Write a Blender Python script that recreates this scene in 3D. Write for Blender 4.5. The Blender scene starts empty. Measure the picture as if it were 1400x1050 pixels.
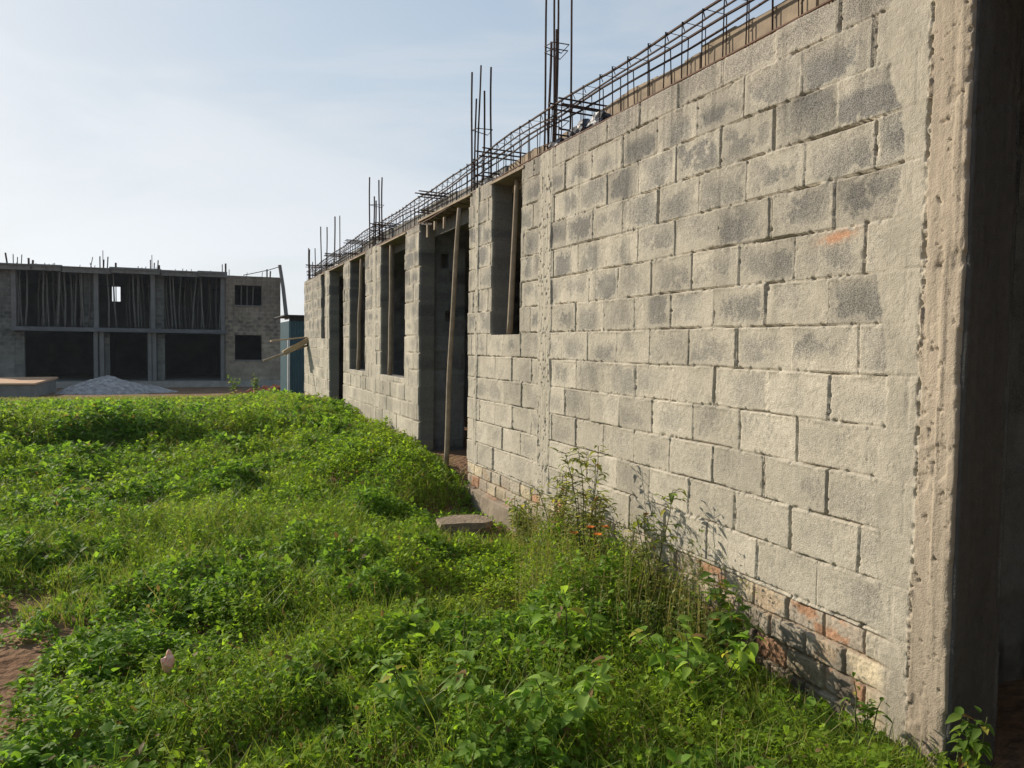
import bpy, math, random
import numpy as np
from mathutils import Vector, Matrix
random.seed(7); RNG = np.random.default_rng(11)
rad = math.radians
S = bpy.context.scene
COL = S.collection
EYE = 1.65

# ------------------------------------------------------------ camera
cd = bpy.data.cameras.new("camera"); cam = bpy.data.objects.new("camera", cd); COL.objects.link(cam)
S.camera = cam
cd.sensor_width = 36; cd.lens = 1070/1400*36; cd.clip_start = .05; cd.clip_end = 3000
yaw, pitch, roll = rad(22.590), rad(2.7935), .013
fv = Vector((math.sin(yaw)*math.cos(pitch), math.cos(yaw)*math.cos(pitch), -math.sin(pitch)))
r0 = Vector((math.cos(yaw), -math.sin(yaw), 0)); u0 = r0.cross(fv)
rv = r0*math.cos(roll)+u0*math.sin(roll); uv = -r0*math.sin(roll)+u0*math.cos(roll)
M = Matrix((rv, uv, -fv)).transposed().to_4x4(); M.translation = (0, 0, EYE)
cam.matrix_world = M

# ------------------------------------------------------------ light
SUN_AZ, SUN_EL = rad(-38), rad(25)          # azimuth from +Y, negative = towards -X
sd = Vector((math.sin(SUN_AZ)*math.cos(SUN_EL), math.cos(SUN_AZ)*math.cos(SUN_EL), math.sin(SUN_EL)))
sl = bpy.data.lights.new("sun", 'SUN'); sl.energy = 5.0; sl.angle = rad(.55); sl.color = (1, .905, .765)
so = bpy.data.objects.new("sun", sl); COL.objects.link(so)
so.rotation_euler = sd.to_track_quat('Z', 'Y').to_euler()
W = bpy.data.worlds.new("World"); S.world = W; W.use_nodes = True
nt = W.node_tree; nt.nodes.clear()
N = nt.nodes.new; LK = nt.links.new
out = N('ShaderNodeOutputWorld'); bg = N('ShaderNodeBackground'); bg.inputs[1].default_value = .15
sky = N('ShaderNodeTexSky'); sky.sky_type = 'NISHITA'; sky.sun_disc = False
sky.sun_elevation = SUN_EL; sky.sun_rotation = SUN_AZ; sky.air_density = 1.0; sky.dust_density = 1.0; sky.ozone_density = 1.2
tc = N('ShaderNodeTexCoord'); mp = N('ShaderNodeMapping'); mp.inputs['Scale'].default_value = (1.1, 1.1, 4.2)
mp.inputs['Rotation'].default_value = (0, rad(12), rad(25))
no = N('ShaderNodeTexNoise'); no.inputs['Scale'].default_value = 1.5; no.inputs['Detail'].default_value = 7
no.inputs['Roughness'].default_value = .55; no.inputs['Distortion'].default_value = .5
rp = N('ShaderNodeMapRange'); rp.inputs['From Min'].default_value = .42; rp.inputs['From Max'].default_value = .66
rp.inputs['To Min'].default_value = .18; rp.inputs['To Max'].default_value = .95; rp.interpolation_type = 'SMOOTHSTEP'
mx = N('ShaderNodeMix'); mx.data_type = 'RGBA'
bw_ = N('ShaderNodeRGBToBW'); ca = N('ShaderNodeVectorMath'); ca.operation = 'MULTIPLY_ADD'
ca.inputs[1].default_value = (1.15, 1.30, 1.48); ca.inputs[2].default_value = (1.0, 1.02, 1.05)
LK(sky.outputs[0], bw_.inputs[0]); LK(bw_.outputs[0], ca.inputs[0]); LK(ca.outputs[0], mx.inputs[7])
LK(tc.outputs['Generated'], mp.inputs[0]); LK(mp.outputs[0], no.inputs['Vector']); LK(no.outputs['Fac'], rp.inputs['Value'])
# the cloud veil lies ahead; cut in the unseen rear sky to keep shade dark
dt_ = N('ShaderNodeVectorMath'); dt_.operation = 'DOT_PRODUCT'; dt_.inputs[1].default_value = (math.sin(rad(5)), math.cos(rad(5)), 0)
LK(tc.outputs['Generated'], dt_.inputs[0]); md_ = N('ShaderNodeMapRange'); md_.inputs['From Min'].default_value = -.2; md_.inputs['From Max'].default_value = .5
LK(dt_.outputs['Value'], md_.inputs['Value']); mu_ = N('ShaderNodeMath'); mu_.operation = 'MULTIPLY'
LK(rp.outputs[0], mu_.inputs[0]); LK(md_.outputs[0], mu_.inputs[1]); LK(mu_.outputs[0], mx.inputs[0]); LK(sky.outputs[0], mx.inputs[6])
# soft cap on sky brightness evens out the glare round the sun: x -> x / (1 + x/K)
dv_ = N('ShaderNodeVectorMath'); dv_.operation = 'MULTIPLY_ADD'; dv_.inputs[1].default_value = (1/6.4,)*3; dv_.inputs[2].default_value = (1, 1, 1)
dq_ = N('ShaderNodeVectorMath'); dq_.operation = 'DIVIDE'
gn_ = N('ShaderNodeVectorMath'); gn_.operation = 'MULTIPLY'; gn_.inputs[1].default_value = (1.72, 1.86, 2.06); LK(mx.outputs[2], gn_.inputs[0])
LK(gn_.outputs[0], dv_.inputs[0]); LK(gn_.outputs[0], dq_.inputs[0]); LK(dv_.outputs[0], dq_.inputs[1]); LK(dq_.outputs[0], bg.inputs[0]); LK(bg.outputs[0], out.inputs[0])
S.render.engine = 'CYCLES'
S.view_settings.view_transform = 'Standard'; S.view_settings.look = 'None'
S.view_settings.gamma = 1; S.view_settings.exposure = 0.30

# ------------------------------------------------------------ noise (numpy)
def hsh(i, j, k=0):
    i = np.asarray(i).astype(np.int64); j = np.asarray(j).astype(np.int64)
    n = (i*374761393 + j*668265263 + k*2147483647*3 + 1274126177) & 0xffffffff
    n = ((n ^ (n >> 13))*1274126177) & 0xffffffff
    n = ((n ^ (n >> 16))*2246822519) & 0xffffffff
    n = n ^ (n >> 15)
    return (n & 0xffffff)/float(0x1000000)
def vn(x, y, k=0):
    xi = np.floor(x); yi = np.floor(y); fx = x-xi; fy = y-yi
    fx = fx*fx*(3-2*fx); fy = fy*fy*(3-2*fy)
    a = hsh(xi, yi, k); b = hsh(xi+1, yi, k); c = hsh(xi, yi+1, k); d = hsh(xi+1, yi+1, k)
    return (a*(1-fx)+b*fx)*(1-fy)+(c*(1-fx)+d*fx)*fy
def fbm(x, y, k=0, o=4):
    t = 0; a = .5; s = 0
    for i in range(o):
        t = t+a*vn(x*2**i+i*17.3, y*2**i-i*9.1, k+i); s += a; a *= .5
    return t/s
def ss(a, b, x):
    t = np.clip((x-a)/(b-a), 0, 1); return t*t*(3-2*t)
def lerp(a, b, t): return a*(1-t)+b*t

# ------------------------------------------------------------ object helpers
def tag(o, label=None, cat=None, group=None, kind=None):
    if label: o['label'] = label
    if cat: o['category'] = cat
    if group: o['group'] = group
    if kind: o['kind'] = kind
    return o
def thing(name, loc, label, cat, group=None):
    o = bpy.data.objects.new(name, None); COL.objects.link(o); o.location = loc; o.empty_display_size = .2
    return tag(o, label, cat, group)
def link_mesh(name, me, mat, parent, smooth=False):
    if mat: me.materials.append(mat)
    if smooth: me.polygons.foreach_set('use_smooth', np.ones(len(me.polygons), dtype=bool))
    me.update(); o = bpy.data.objects.new(name, me); COL.objects.link(o)
    if parent: o.parent = parent
    return o
def np_mesh(name, V, Q, mat, parent=None, col=None, smooth=False, n=4):
    """V (N,3) world coords, Q (M,n) faces"""
    V = np.asarray(V, dtype=np.float32)
    if parent is not None: V = V-np.array(absloc(parent), dtype=np.float32)
    Q = np.asarray(Q, dtype=np.int32)
    me = bpy.data.meshes.new(name)
    me.vertices.add(len(V)); me.vertices.foreach_set('co', V.ravel())
    me.loops.add(Q.size); me.loops.foreach_set('vertex_index', Q.ravel())
    me.polygons.add(len(Q)); me.polygons.foreach_set('loop_start', np.arange(0, Q.size, n, dtype=np.int32))
    me.update(calc_edges=True)
    if col is not None:
        a = me.color_attributes.new('col', 'FLOAT_COLOR', 'POINT')
        c = np.ones((len(V), 4), dtype=np.float32); c[:, :col.shape[1]] = col
        a.data.foreach_set('color', c.ravel())
    return link_mesh(name, me, mat, parent, smooth)
def absloc(o):
    v = Vector((0, 0, 0))
    while o: v += o.location; o = o.parent
    return v
class MB:
    """collects boxes, tubes; build() links ONE mesh (world coordinates, shifted to the parent's base)"""
    def __init__(s): s.v = []; s.f = []
    def add(s, vs, fs):
        b = len(s.v); s.v += [tuple(v) for v in vs]; s.f += [[b+i for i in f] for f in fs]
    def box(s, x0, x1, y0, y1, z0, z1, j=0):
        v = [(x, y, z) for x in (x0, x1) for y in (y0, y1) for z in (z0, z1)]
        if j: v = [tuple(c+random.uniform(-j, j) for c in p) for p in v]
        s.add(v, [(0, 1, 3, 2), (4, 6, 7, 5), (0, 4, 5, 1), (2, 3, 7, 6), (0, 2, 6, 4), (1, 5, 7, 3)])
    def beam(s, a, b, w, h, up=(0, 0, 1)):
        a = Vector(a); b = Vector(b); d = (b-a).normalized(); sd_ = d.cross(Vector(up)).normalized(); u = sd_.cross(d)
        v = [p+sd_*(i*w/2)+u*(k*h/2) for p in (a, b) for i in (-1, 1) for k in (-1, 1)]
        s.add(v, [(0, 1, 3, 2), (4, 6, 7, 5), (0, 4, 5, 1), (2, 3, 7, 6), (0, 2, 6, 4), (1, 5, 7, 3)])
    def tube(s, pts, r, n=6, r2=None):
        pts = [Vector(p) for p in pts]; m = len(pts); vs = []
        for i, p in enumerate(pts):
            d = (pts[min(i+1, m-1)]-pts[max(i-1, 0)]).normalized()
            a = d.cross(Vector((0, 0, 1))) if abs(d.z) < .9 else d.cross(Vector((0, 1, 0)))
            a.normalize(); b = d.cross(a)
            rr = r if r2 is None else r+(r2-r)*i/(m-1)
            for k in range(n):
                t = 2*math.pi*k/n; vs.append(p+a*math.cos(t)*rr+b*math.sin(t)*rr)
        fs = [(i*n+k, i*n+(k+1) % n, (i+1)*n+(k+1) % n, (i+1)*n+k) for i in range(m-1) for k in range(n)]
        fs += [tuple(range(n))[::-1], tuple(range((m-1)*n, m*n))]
        s.add(vs, fs)
    def build(s, name, mat, parent=None, smooth=False):
        o = absloc(parent) if parent else Vector((0, 0, 0))
        me = bpy.data.meshes.new(name); me.from_pydata([tuple(Vector(v)-o) for v in s.v], [], s.f)
        return link_mesh(name, me, mat, parent, smooth)

# ------------------------------------------------------------ materials
def mat(name, color=(.5, .5, .5), rough=.85, var=.25, scale=6, bump=.3, bscale=60, attr=False, c2=None, spec=.3, speck=0, metal=0, bdist=.004, detail=8):
    m = bpy.data.materials.new(name); m.use_nodes = True; t = m.node_tree; b = t.nodes['Principled BSDF']
    Nn = t.nodes.new; L = t.links.new
    b.inputs['Roughness'].default_value = rough; b.inputs['Specular IOR Level'].default_value = spec; b.inputs['Metallic'].default_value = metal
    tc = Nn('ShaderNodeTexCoord')
    n1 = Nn('ShaderNodeTexNoise'); n1.inputs['Scale'].default_value = scale; n1.inputs['Detail'].default_value = detail; n1.inputs['Roughness'].default_value = .65
    L(tc.outputs['Object'], n1.inputs['Vector'])
    r1 = Nn('ShaderNodeMapRange'); r1.inputs['From Min'].default_value = .3; r1.inputs['From Max'].default_value = .7
    L(n1.outputs['Fac'], r1.inputs['Value'])
    base = None
    if attr:
        a = Nn('ShaderNodeAttribute'); a.attribute_name = 'col'; base = a.outputs['Color']
    mixc = Nn('ShaderNodeMix'); mixc.data_type = 'RGBA'; mixc.blend_type = 'MIX'
    L(r1.outputs[0], mixc.inputs[0])
    if base is None:
        mixc.inputs[6].default_value = (*[c*(1-var) for c in color], 1)
        mixc.inputs[7].default_value = (*(c2 or [c*(1+var) for c in color]), 1)
        o = mixc.outputs[2]
    else:
        mixc.inputs[6].default_value = (1-var, 1-var, 1-var, 1); mixc.inputs[7].default_value = (1+var, 1+var, 1+var, 1)
        mm = Nn('ShaderNodeMix'); mm.data_type = 'RGBA'; mm.blend_type = 'MULTIPLY'; mm.inputs[0].default_value = 1
        L(base, mm.inputs[6]); L(mixc.outputs[2], mm.inputs[7]); o = mm.outputs[2]
    if speck:
        v = Nn('ShaderNodeTexNoise'); v.inputs['Scale'].default_value = 210; v.inputs['Detail'].default_value = 2
        L(tc.outputs['Object'], v.inputs['Vector'])
        r2 = Nn('ShaderNodeMapRange'); r2.inputs['From Min'].default_value = .36; r2.inputs['From Max'].default_value = .60
        r2.inputs['To Min'].default_value = 1-speck; r2.inputs['To Max'].default_value = 1+speck*.55
        L(v.outputs['Fac'], r2.inputs['Value'])
        sp = Nn('ShaderNodeMix'); sp.data_type = 'RGBA'; sp.blend_type = 'MULTIPLY'; sp.inputs[0].default_value = 1
        L(o, sp.inputs[6]); L(r2.outputs[0], sp.inputs[7])
        if attr:
            L(a.outputs['Alpha'], sp.inputs[0])
        o = sp.outputs[2]
    L(o, b.inputs['Base Color'])
    n2 = Nn('ShaderNodeTexNoise'); n2.inputs['Scale'].default_value = bscale; n2.inputs['Detail'].default_value = 5
    L(tc.outputs['Object'], n2.inputs['Vector'])
    bp = Nn('ShaderNodeBump'); bp.inputs['Strength'].default_value = bump; bp.inputs['Distance'].default_value = bdist
    L(n2.outputs['Fac'], bp.inputs['Height']); L(bp.outputs[0], b.inputs['Normal'])
    return m
def leafmat(name, trans=.45, rough=.55):
    m = bpy.data.materials.new(name); m.use_nodes = True; t = m.node_tree; b = t.nodes['Principled BSDF']
    a = t.nodes.new('ShaderNodeAttribute'); a.attribute_name = 'col'
    t.links.new(a.outputs['Color'], b.inputs['Base Color']); b.inputs['Roughness'].default_value = rough
    b.inputs['Specular IOR Level'].default_value = .18
    tr = t.nodes.new('ShaderNodeBsdfTranslucent')
    g = t.nodes.new('ShaderNodeMix'); g.data_type = 'RGBA'; g.blend_type = 'MULTIPLY'; g.inputs[0].default_value = 1
    g.inputs[7].default_value = (1.35, 1.35, .75, 1)
    t.links.new(a.outputs['Color'], g.inputs[6]); t.links.new(g.outputs[2], tr.inputs['Color'])
    ms = t.nodes.new('ShaderNodeMixShader'); ms.inputs[0].default_value = trans
    t.links.new(b.outputs[0], ms.inputs[1]); t.links.new(tr.outputs[0], ms.inputs[2])
    t.links.new(ms.outputs[0], t.nodes['Material Output'].inputs[0])
    return m
M_wall = mat('block_masonry', attr=True, var=.12, scale=28, bump=.9, bscale=150, speck=.62, spec=.15, rough=.95, bdist=.004)
M_conc = mat('old_concrete', (.30, .275, .235), var=.22, scale=4, bump=.5, bscale=40, rough=.95, spec=.15)
M_concdark = mat('weathered_concrete', (.20, .19, .17), var=.25, scale=2.5, bump=.5, bscale=30, rough=.95, spec=.15)
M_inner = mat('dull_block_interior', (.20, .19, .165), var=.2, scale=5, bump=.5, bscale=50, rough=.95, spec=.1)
M_rust = mat('rusted_rebar', (.062, .040, .030), var=.5, scale=30, bump=.4, bscale=300, rough=.8, spec=.2, c2=(.10, .055, .038), bdist=.002)
M_rustline = mat('rust_brown_rebar', (.12, .065, .042), var=.35, scale=20, bump=.4, bscale=300, rough=.85, bdist=.002)
M_board = mat('formwork_board', (.25, .195, .135), var=.4, scale=5, bump=.4, bscale=50, rough=.9)
M_boardgrey = mat('grey_formwork_board', (.17, .16, .145), var=.3, scale=6, bump=.4, bscale=50, rough=.9)
M_bag = mat('dark_plastic_sheet', (.035, .04, .055), var=.3, scale=5, bump=.5, bscale=20, rough=.5, spec=.5, bdist=.02)
M_pole = mat('weathered_pole', (.30, .235, .165), var=.3, scale=9, bump=.6, bscale=60, rough=.9)
M_farpole = mat('far_pole_wood', (.13, .12, .105), var=.3, scale=3, bump=.4, bscale=40, rough=.9)
M_soil = mat('red_soil', (.20, .105, .055), var=.35, scale=1.6, bump=1, bscale=14, rough=1, spec=.1, c2=(.27, .17, .10), bdist=.05)
M_rock = mat('broken_concrete', (.22, .17, .12), var=.35, scale=9, bump=.9, bscale=35, rough=.95, bdist=.02)
M_gravel = mat('grey_gravel', (.33, .30, .28), var=.55, scale=5, bump=1, bscale=6, rough=1, bdist=.12)
M_leaf = leafmat('weed_leaf', .55, .6); M_grass = leafmat('grass_blade', .35, .5)
M_stem = mat('weed_stem', (.10, .11, .04), var=.3, scale=20, bump=.2, rough=.8)
M_sheet = mat('teal_corrugated_sheet', (.035, .09, .11), var=.15, scale=3, bump=.1, rough=.5, spec=.5)
M_white = mat('pale_painted_post', (.6, .58, .54), var=.1, scale=5, bump=.2)
M_brickp = mat('broken_red_brick', (.34, .14, .08), var=.35, scale=5, bump=.6, bscale=30, rough=.95)
M_black = mat('dark_tin_roof', (.03, .032, .036), var=.3, rough=.6)

# ------------------------------------------------------------ ground
def gh(x, y):
    x = np.asarray(x, float); y = np.asarray(y, float)
    near = .02*fbm(x*.8, y*.8, 3)
    side = ss(.6, 2.2, x)
    prof_l = np.interp(y, [-50, 8, 11, 12.0, 13.1, 15, 19, 24, 30, 42, 60], [0, .0, -.02, .02, .18, .08, .02, -.14, -.35, -.68, -.7])
    prof_r = np.interp(y, [-50, 7.2, 8.3, 9.2, 13, 19, 24, 30, 42, 60], [0, .0, .27, .30, .30, .30, .06, -.3, -.68, -.7])
    h = lerp(prof_l, prof_r, side)+near+.05*(fbm(x*1.7+5, y*1.7, 8)-.5)*ss(2, 5, y)
    return h
def axis(lim, fine, step, far):
    a = np.arange(fine[0], fine[1], step); lo = -np.geomspace(abs(fine[0]), far, 26)[::-1] if fine[0] < 0 else np.array([])
    hi = np.geomspace(fine[1], far, 30)
    return np.unique(np.round(np.concatenate([lo, a, hi]), 4))
gx = axis(None, (-9, 9), .12, 1500); gyv = axis(None, (-6, 48), .12, 1500)
X, Y = np.meshgrid(gx, gyv); Zg = gh(X, Y)
n0, n1 = X.shape
idx = np.arange(n0*n1).reshape(n0, n1)
Q = np.stack([idx[:-1, :-1], idx[:-1, 1:], idx[1:, 1:], idx[1:, :-1]], -1).reshape(-1, 4)
g = np_mesh('ground', np.stack([X, Y, Zg], -1).reshape(-1, 3), Q, M_soil, smooth=True); tag(g, kind='structure')

# ------------------------------------------------------------ unseen building added behind the camera to block rear sky light
rb = thing('added_rear_building', (0, -7.2, 0), 'grey two-storey block building added unseen behind the camera to block sky light', 'building')
mb = MB()
for x0, x1 in [(-14, -10), (-8.6, -5.2), (-3.8, -.4), (1.0, 7.8)]: mb.box(x0, x1, -7.5, -7.2, -.3, 6.4)
for x0, x1 in [(-10, -8.6), (-5.2, -3.8), (-.4, 1.0)]:
    mb.box(x0, x1, -7.5, -7.2, -.3, 1.0); mb.box(x0, x1, -7.5, -7.2, 2.4, 4.1); mb.box(x0, x1, -7.5, -7.2, 5.4, 6.4)
mb.build('wall', M_concdark, rb)
mb = MB(); mb.box(-14.3, 8.1, -15, -6.8, 6.4, 6.6); mb.build('roof_slab', M_conc, rb)
mb = MB(); mb.box(-14, 7.8, -15, -14.8, -.3, 6.39); mb.box(-14.0, -13.8, -14.79, -7.51, -.3, 6.39); mb.box(7.6, 7.8, -14.79, -7.51, -.3, 6.39); mb.build('rear_wall', M_inner, rb)

# ------------------------------------------------------------ the long block wall (height field with real joints)
A = 2.67; TOP = 3.20; BH = .215; BL = .412; T = .2
CREAM = np.array([.420, .380, .305]); GREY = np.array([.185, .176, .158]); PLAST = np.array([.325, .272, .207])
BR1 = np.array([.40, .23, .14]); BR2 = np.array([.50, .42, .29]); BR3 = np.array([.42, .33, .23])
COLUMNS = [(2.06, 2.225), (5.63, 5.86), (7.32, 7.40), (11.85, 12.05), (16.30, 16.45)]
def masonry(s, z, seed=0, plinth=True, corner=True, cols=COLUMNS, dark=0):
    """s along the wall, z up (arrays). returns outward offset and colour (with speck mask in alpha)"""
    zw = z+.006*(fbm(s*1.1, z*0+seed, 21)-.5)*2+.004*(fbm(s*9, z*9, 22)-.5)
    sw = s+.004*(fbm(s*12, z*12, 23)-.5)
    v = (zw-1.764)/BH; r = np.floor(v).astype(int)
    rr = hsh(r, r*0, 31+seed)
    off = np.where(r % 2 == 0, 2.715, 2.505)+(rr-.5)*.05+seed*.13
    u = (sw-off)/BL+.05*(hsh(np.floor((sw-off)/BL), r, 5)-.5)
    c = np.floor(u).astype(int); fu = u-c
    jn = np.round(u).astype(int); du = np.abs(u-jn)*BL
    hn = np.round(v).astype(int); dv = np.abs(v-hn)*BH
    # per joint character
    jr = hsh(jn*3+r*71, r, 40+seed); jr2 = hsh(jn, r*5, 41+seed)
    wv = .0015+.0022*jr2+np.where(jr > .88, .004, 0)+.002*(fbm(z*30, s*9, 142, 2)-.5)
    dpv = np.where(jr > .90, .036, np.where(jr > .45, .018, .008+.006*jr2))*(.55+.6*vn(z*25, s*6, 42))
    jv = ss(wv+.003, wv, du)*dpv
    nh = fbm(s*5.5, hn*3.7, 43+seed, 3)
    wh = .0012+.006*np.clip(nh-.42, 0, 1)+.0025*(fbm(s*30, z*30, 143, 2)-.5)
    dph = .018*ss(.46, .58, nh)+.0065
    jh = ss(wh+.003, wh, dv)*dph
    # a mortar lip hanging below / above the joint
    lip = np.exp(-((v-hn)*BH+.012-.006*nh)**2/(2*.006**2))*ss(.35, .7, fbm(s*16, z*40, 44))*.0045
    # block face
    br = hsh(c, r, 50+seed); br2 = hsh(c, r, 51+seed); br3 = hsh(c, r, 52+seed)
    fv_ = v-r
    face = (br-.5)*.012+(fu-.5)*(br2-.5)*.008+(fv_-.5)*(br3-.5)*.006
    chip = ss(.60, .74, fbm(s*38, z*38, 53))*ss(.022, .0, np.minimum(du, dv))*.011
    smn = fbm(s*4.0, z*5.0, 60+seed, 5); smn2 = fbm(s*17, z*15, 61, 3)
    edge = np.exp(-np.minimum(du*.9, dv)/.030)
    smear = ss(.52, .60, smn*.58+smn2*.26+(fbm(s*60, z*60, 161, 2)-.5)*.16+edge*.30-.04*(z-1.6)+.05)
    rough = (fbm(s*85, z*85, 70, 3)-.5)*.0042
    h = face-jv-jh-chip+lip*(1-ss(0, .01, jv))+smear*.0014+rough*(1-.45*smear)
    cen = np.exp(-np.abs((fu-.3-.4*hsh(c, r, 151))/(.26+.34*hsh(c, r, 152)))**(2+3*br3)-np.abs((fv_-.25-.4*hsh(c, r, 153))/(.30+.35*hsh(c, r, 154)))**(2+3*br2))
    grey = np.clip(cen*(.35+.65*br3)+.20*(z-1.5)+.12*(br-.5)+(fbm(s*7, z*7, 62, 5)-.5)*.9, 0, 1)*(1-smear*.7)
    grey = grey*np.interp(z, [.4, 1.2, 2.0, 3.2], [.35, .55, .9, 1.0])
    col = lerp(CREAM[None, None], GREY[None, None], grey[..., None])
    col = col*(.84+.28*br2[..., None])*(.86+.28*fbm(s*2.2, z*2.2, 63)[..., None])*(.86+.28*fbm(s*11, z*11, 163, 3)[..., None])
    alpha = np.clip(.35+.65*grey, 0, 1)
    # joints: brownish mortar
    jt = np.clip((jv+jh)/.02, 0, 1)[..., None]
    col = lerp(col, np.array([.34, .30, .23])[None, None], jt*.4)
    # thin top course: drips of cement wash
    tw = ss(2.95, 3.05, z+.05*fbm(s*3, z*0, 64)); col = lerp(col, np.array([.37, .33, .27])[None, None], (tw*.55)[..., None])
    drip = ss(.55, .75, fbm(s*22, z*1.3, 65))*ss(2.2, 3.1, z); col = col*(1-.22*drip[..., None])
    wash = ss(.50, .64, fbm(s*1.6+4, z*.5, 260, 5))[..., None]; col = col*(1-.13*wash)
    run = ss(.60, .72, fbm(s*13, z*.55, 261, 4))*ss(1.2, 2.6, z); col = col*(1-.20*run[..., None])
    if corner:
        # orange brick-dust smudge
        e = np.exp(-(((s-2.68)/.095)**2+((z-2.152-.10*(2.68-s))/.022)**2))*ss(.3, .55, fbm(s*50, z*50, 66))
        col = lerp(col, np.array([.46, .23, .125])[None, None], np.clip(e*1.1, 0, .8)[..., None])
        # mortar smear between blocks and column
        w = 2.40+.10*(fbm(z*2.6, z*0, 67)-.5)+.06*(fbm(z*11, s*3, 68)-.5)+.035*np.sin(z*7)
        m = ss(w+.006, w-.006, s+.02*(fbm(z*40, s*40, 168, 2)-.5))
        hp = .001+.006*(fbm(s*9, z*5, 69, 5)-.5)+rough*.9
        h = lerp(h, hp, m*.86); col = lerp(col, (CREAM*.9)[None, None]*(.75+.45*fbm(s*10, z*7, 71))[..., None], (m*.9)[..., None]); alpha = alpha*(1-m*.8)
    for i, (a0, a1) in enumerate(cols):
        wob = .018*(fbm(z*6, z*0+i, 72)-.5)*2
        m = ss(a0-.012, a0+.006, s+wob*(a0 > 2.1))*ss(a1+.012, a1-.004, s+wob)
        hp = .008+.007*(fbm(s*3, z*1.2, 73)-.5)+rough*.55+.0015*ss(.45, .55, fbm(s*55, z*1.5, 273, 2))
        if i == 0:
            hp = hp+.004*ss(.55, .7, fbm(s*30, z*1.2, 79)); hp = hp-.009*ss(.74, .8, fbm(s*46, z*46, 74, 3))-.006*ss(.66, .72, fbm(s*7, z*5, 174, 5))
        else:
            rid = (fbm(s*26, z*5.2, 75+i, 5)-.5); hp = hp+.010*rid-.009*ss(.64, .74, fbm(s*40, z*30, 76, 3))
        ct = PLAST if i == 0 else CREAM*.92
        cc = ct[None, None]*(.70+.45*fbm(s*6, z*1.8, 77, 4)+.16*fbm(s*50, z*30, 177, 2))[..., None]
        h = lerp(h, hp, m); col = lerp(col, cc, m[..., None]); alpha = alpha*(1-m*.7)
    if corner:
        # leaked, honeycombed seam beside the corner column
        d = np.abs(s-2.232-.008*(fbm(z*9, z*0, 78)-.5)*2)
        sm = .75*np.exp(-(d/.009)**2)*(.35+.65*ss(.35, .55, fbm(z*4, s*0, 279, 3))); lump = fbm(s*70, z*42, 79)
        h = h+sm*(.012*ss(.5, .7, lump)-.034*ss(.50, .42, lump))
        # chipped outer arris
        ar = np.exp(-(s-2.06)/.008); h = h-ar*.026*ss(.54, .70, fbm(z*9, z*0, 80, 6))-ar*.001
    if plinth:
        zb = .455+.02*(fbm(s*2.3, z*0, 90)-.5)
        pm = ss(zb+.006, zb-.006, z)
        q = (z-.455)/.122; qr = np.floor(q).astype(int); qu = (s+(qr % 2)*.115+.02*hsh(qr, qr*0, 91))/.235
        qc = np.floor(qu).astype(int); dq = np.minimum(np.abs(qu-np.round(qu))*.235, np.abs(q-np.round(q))*.122)
        b1 = hsh(qc, qr, 92); b2 = hsh(qc, qr, 93)
        jn_ = ss(.012, .004, dq+.006*(fbm(s*30, z*30, 94)-.5))
        hq = -.009+(b1-.5)*.014-jn_*.014+rough*2.2+.012*(fbm(s*12, z*12, 95)-.5)
        bc = (.75+.5*fbm(s*22, z*22, 197, 3))[..., None]*np.where((b1 < .30)[..., None], BR1, np.where((b1 < .82)[..., None], BR2, BR3))*(.75+.5*b2)[..., None]
        cov = ss(.44, .54, fbm(s*4.2, z*7, 96, 5)+.10*(fbm(s*40, z*40, 196, 2)-.5)); bc = lerp(bc, (CREAM*.88)[None, None], (cov*.85)[..., None])
        bc = lerp(bc, np.array([.33, .26, .19])[None, None], jn_[..., None]*.8)
        st = ss(.45, .7, fbm(s*9, z*3, 97))*ss(.42, .15, z); bc = bc*(1-.55*st[..., None])
        # footing of cast concrete below the bricks
        zf = .20+.03*(fbm(s*4, z*0, 98)-.5); fm = ss(zf+.012, zf-.006, z)*ss(5.9, 6.1, s)
        hq = lerp(hq, .035+.02*(fbm(s*8, z*8, 99)-.5), fm); bc = lerp(bc, np.array([.30, .25, .19])[None, None]*(.7+.5*fbm(s*6, z*9, 100))[..., None], fm[..., None])
        if corner:
            pm = pm*ss(2.30, 2.42, s+.05*(fbm(z*12, s*0, 101)-.5))
        h = lerp(h, hq, pm); col = lerp(col, bc, pm[..., None]); alpha = alpha*(1-pm*.5)
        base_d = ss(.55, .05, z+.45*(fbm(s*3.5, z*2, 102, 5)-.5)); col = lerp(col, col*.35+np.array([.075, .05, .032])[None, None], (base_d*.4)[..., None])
    return h, np.concatenate([col, alpha[..., None]], -1)
def grid_vals(lo, hi, step, brk):
    p = sorted(set([lo, hi]+[b for b in brk if lo < b < hi])); o = []
    for a, b in zip(p[:-1], p[1:]):
        n = max(1, int(math.ceil((b-a)/(step(a) if callable(step) else step)))); o += list(np.linspace(a, b, n+1)[:-1])
    return np.array(o+[hi])
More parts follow.
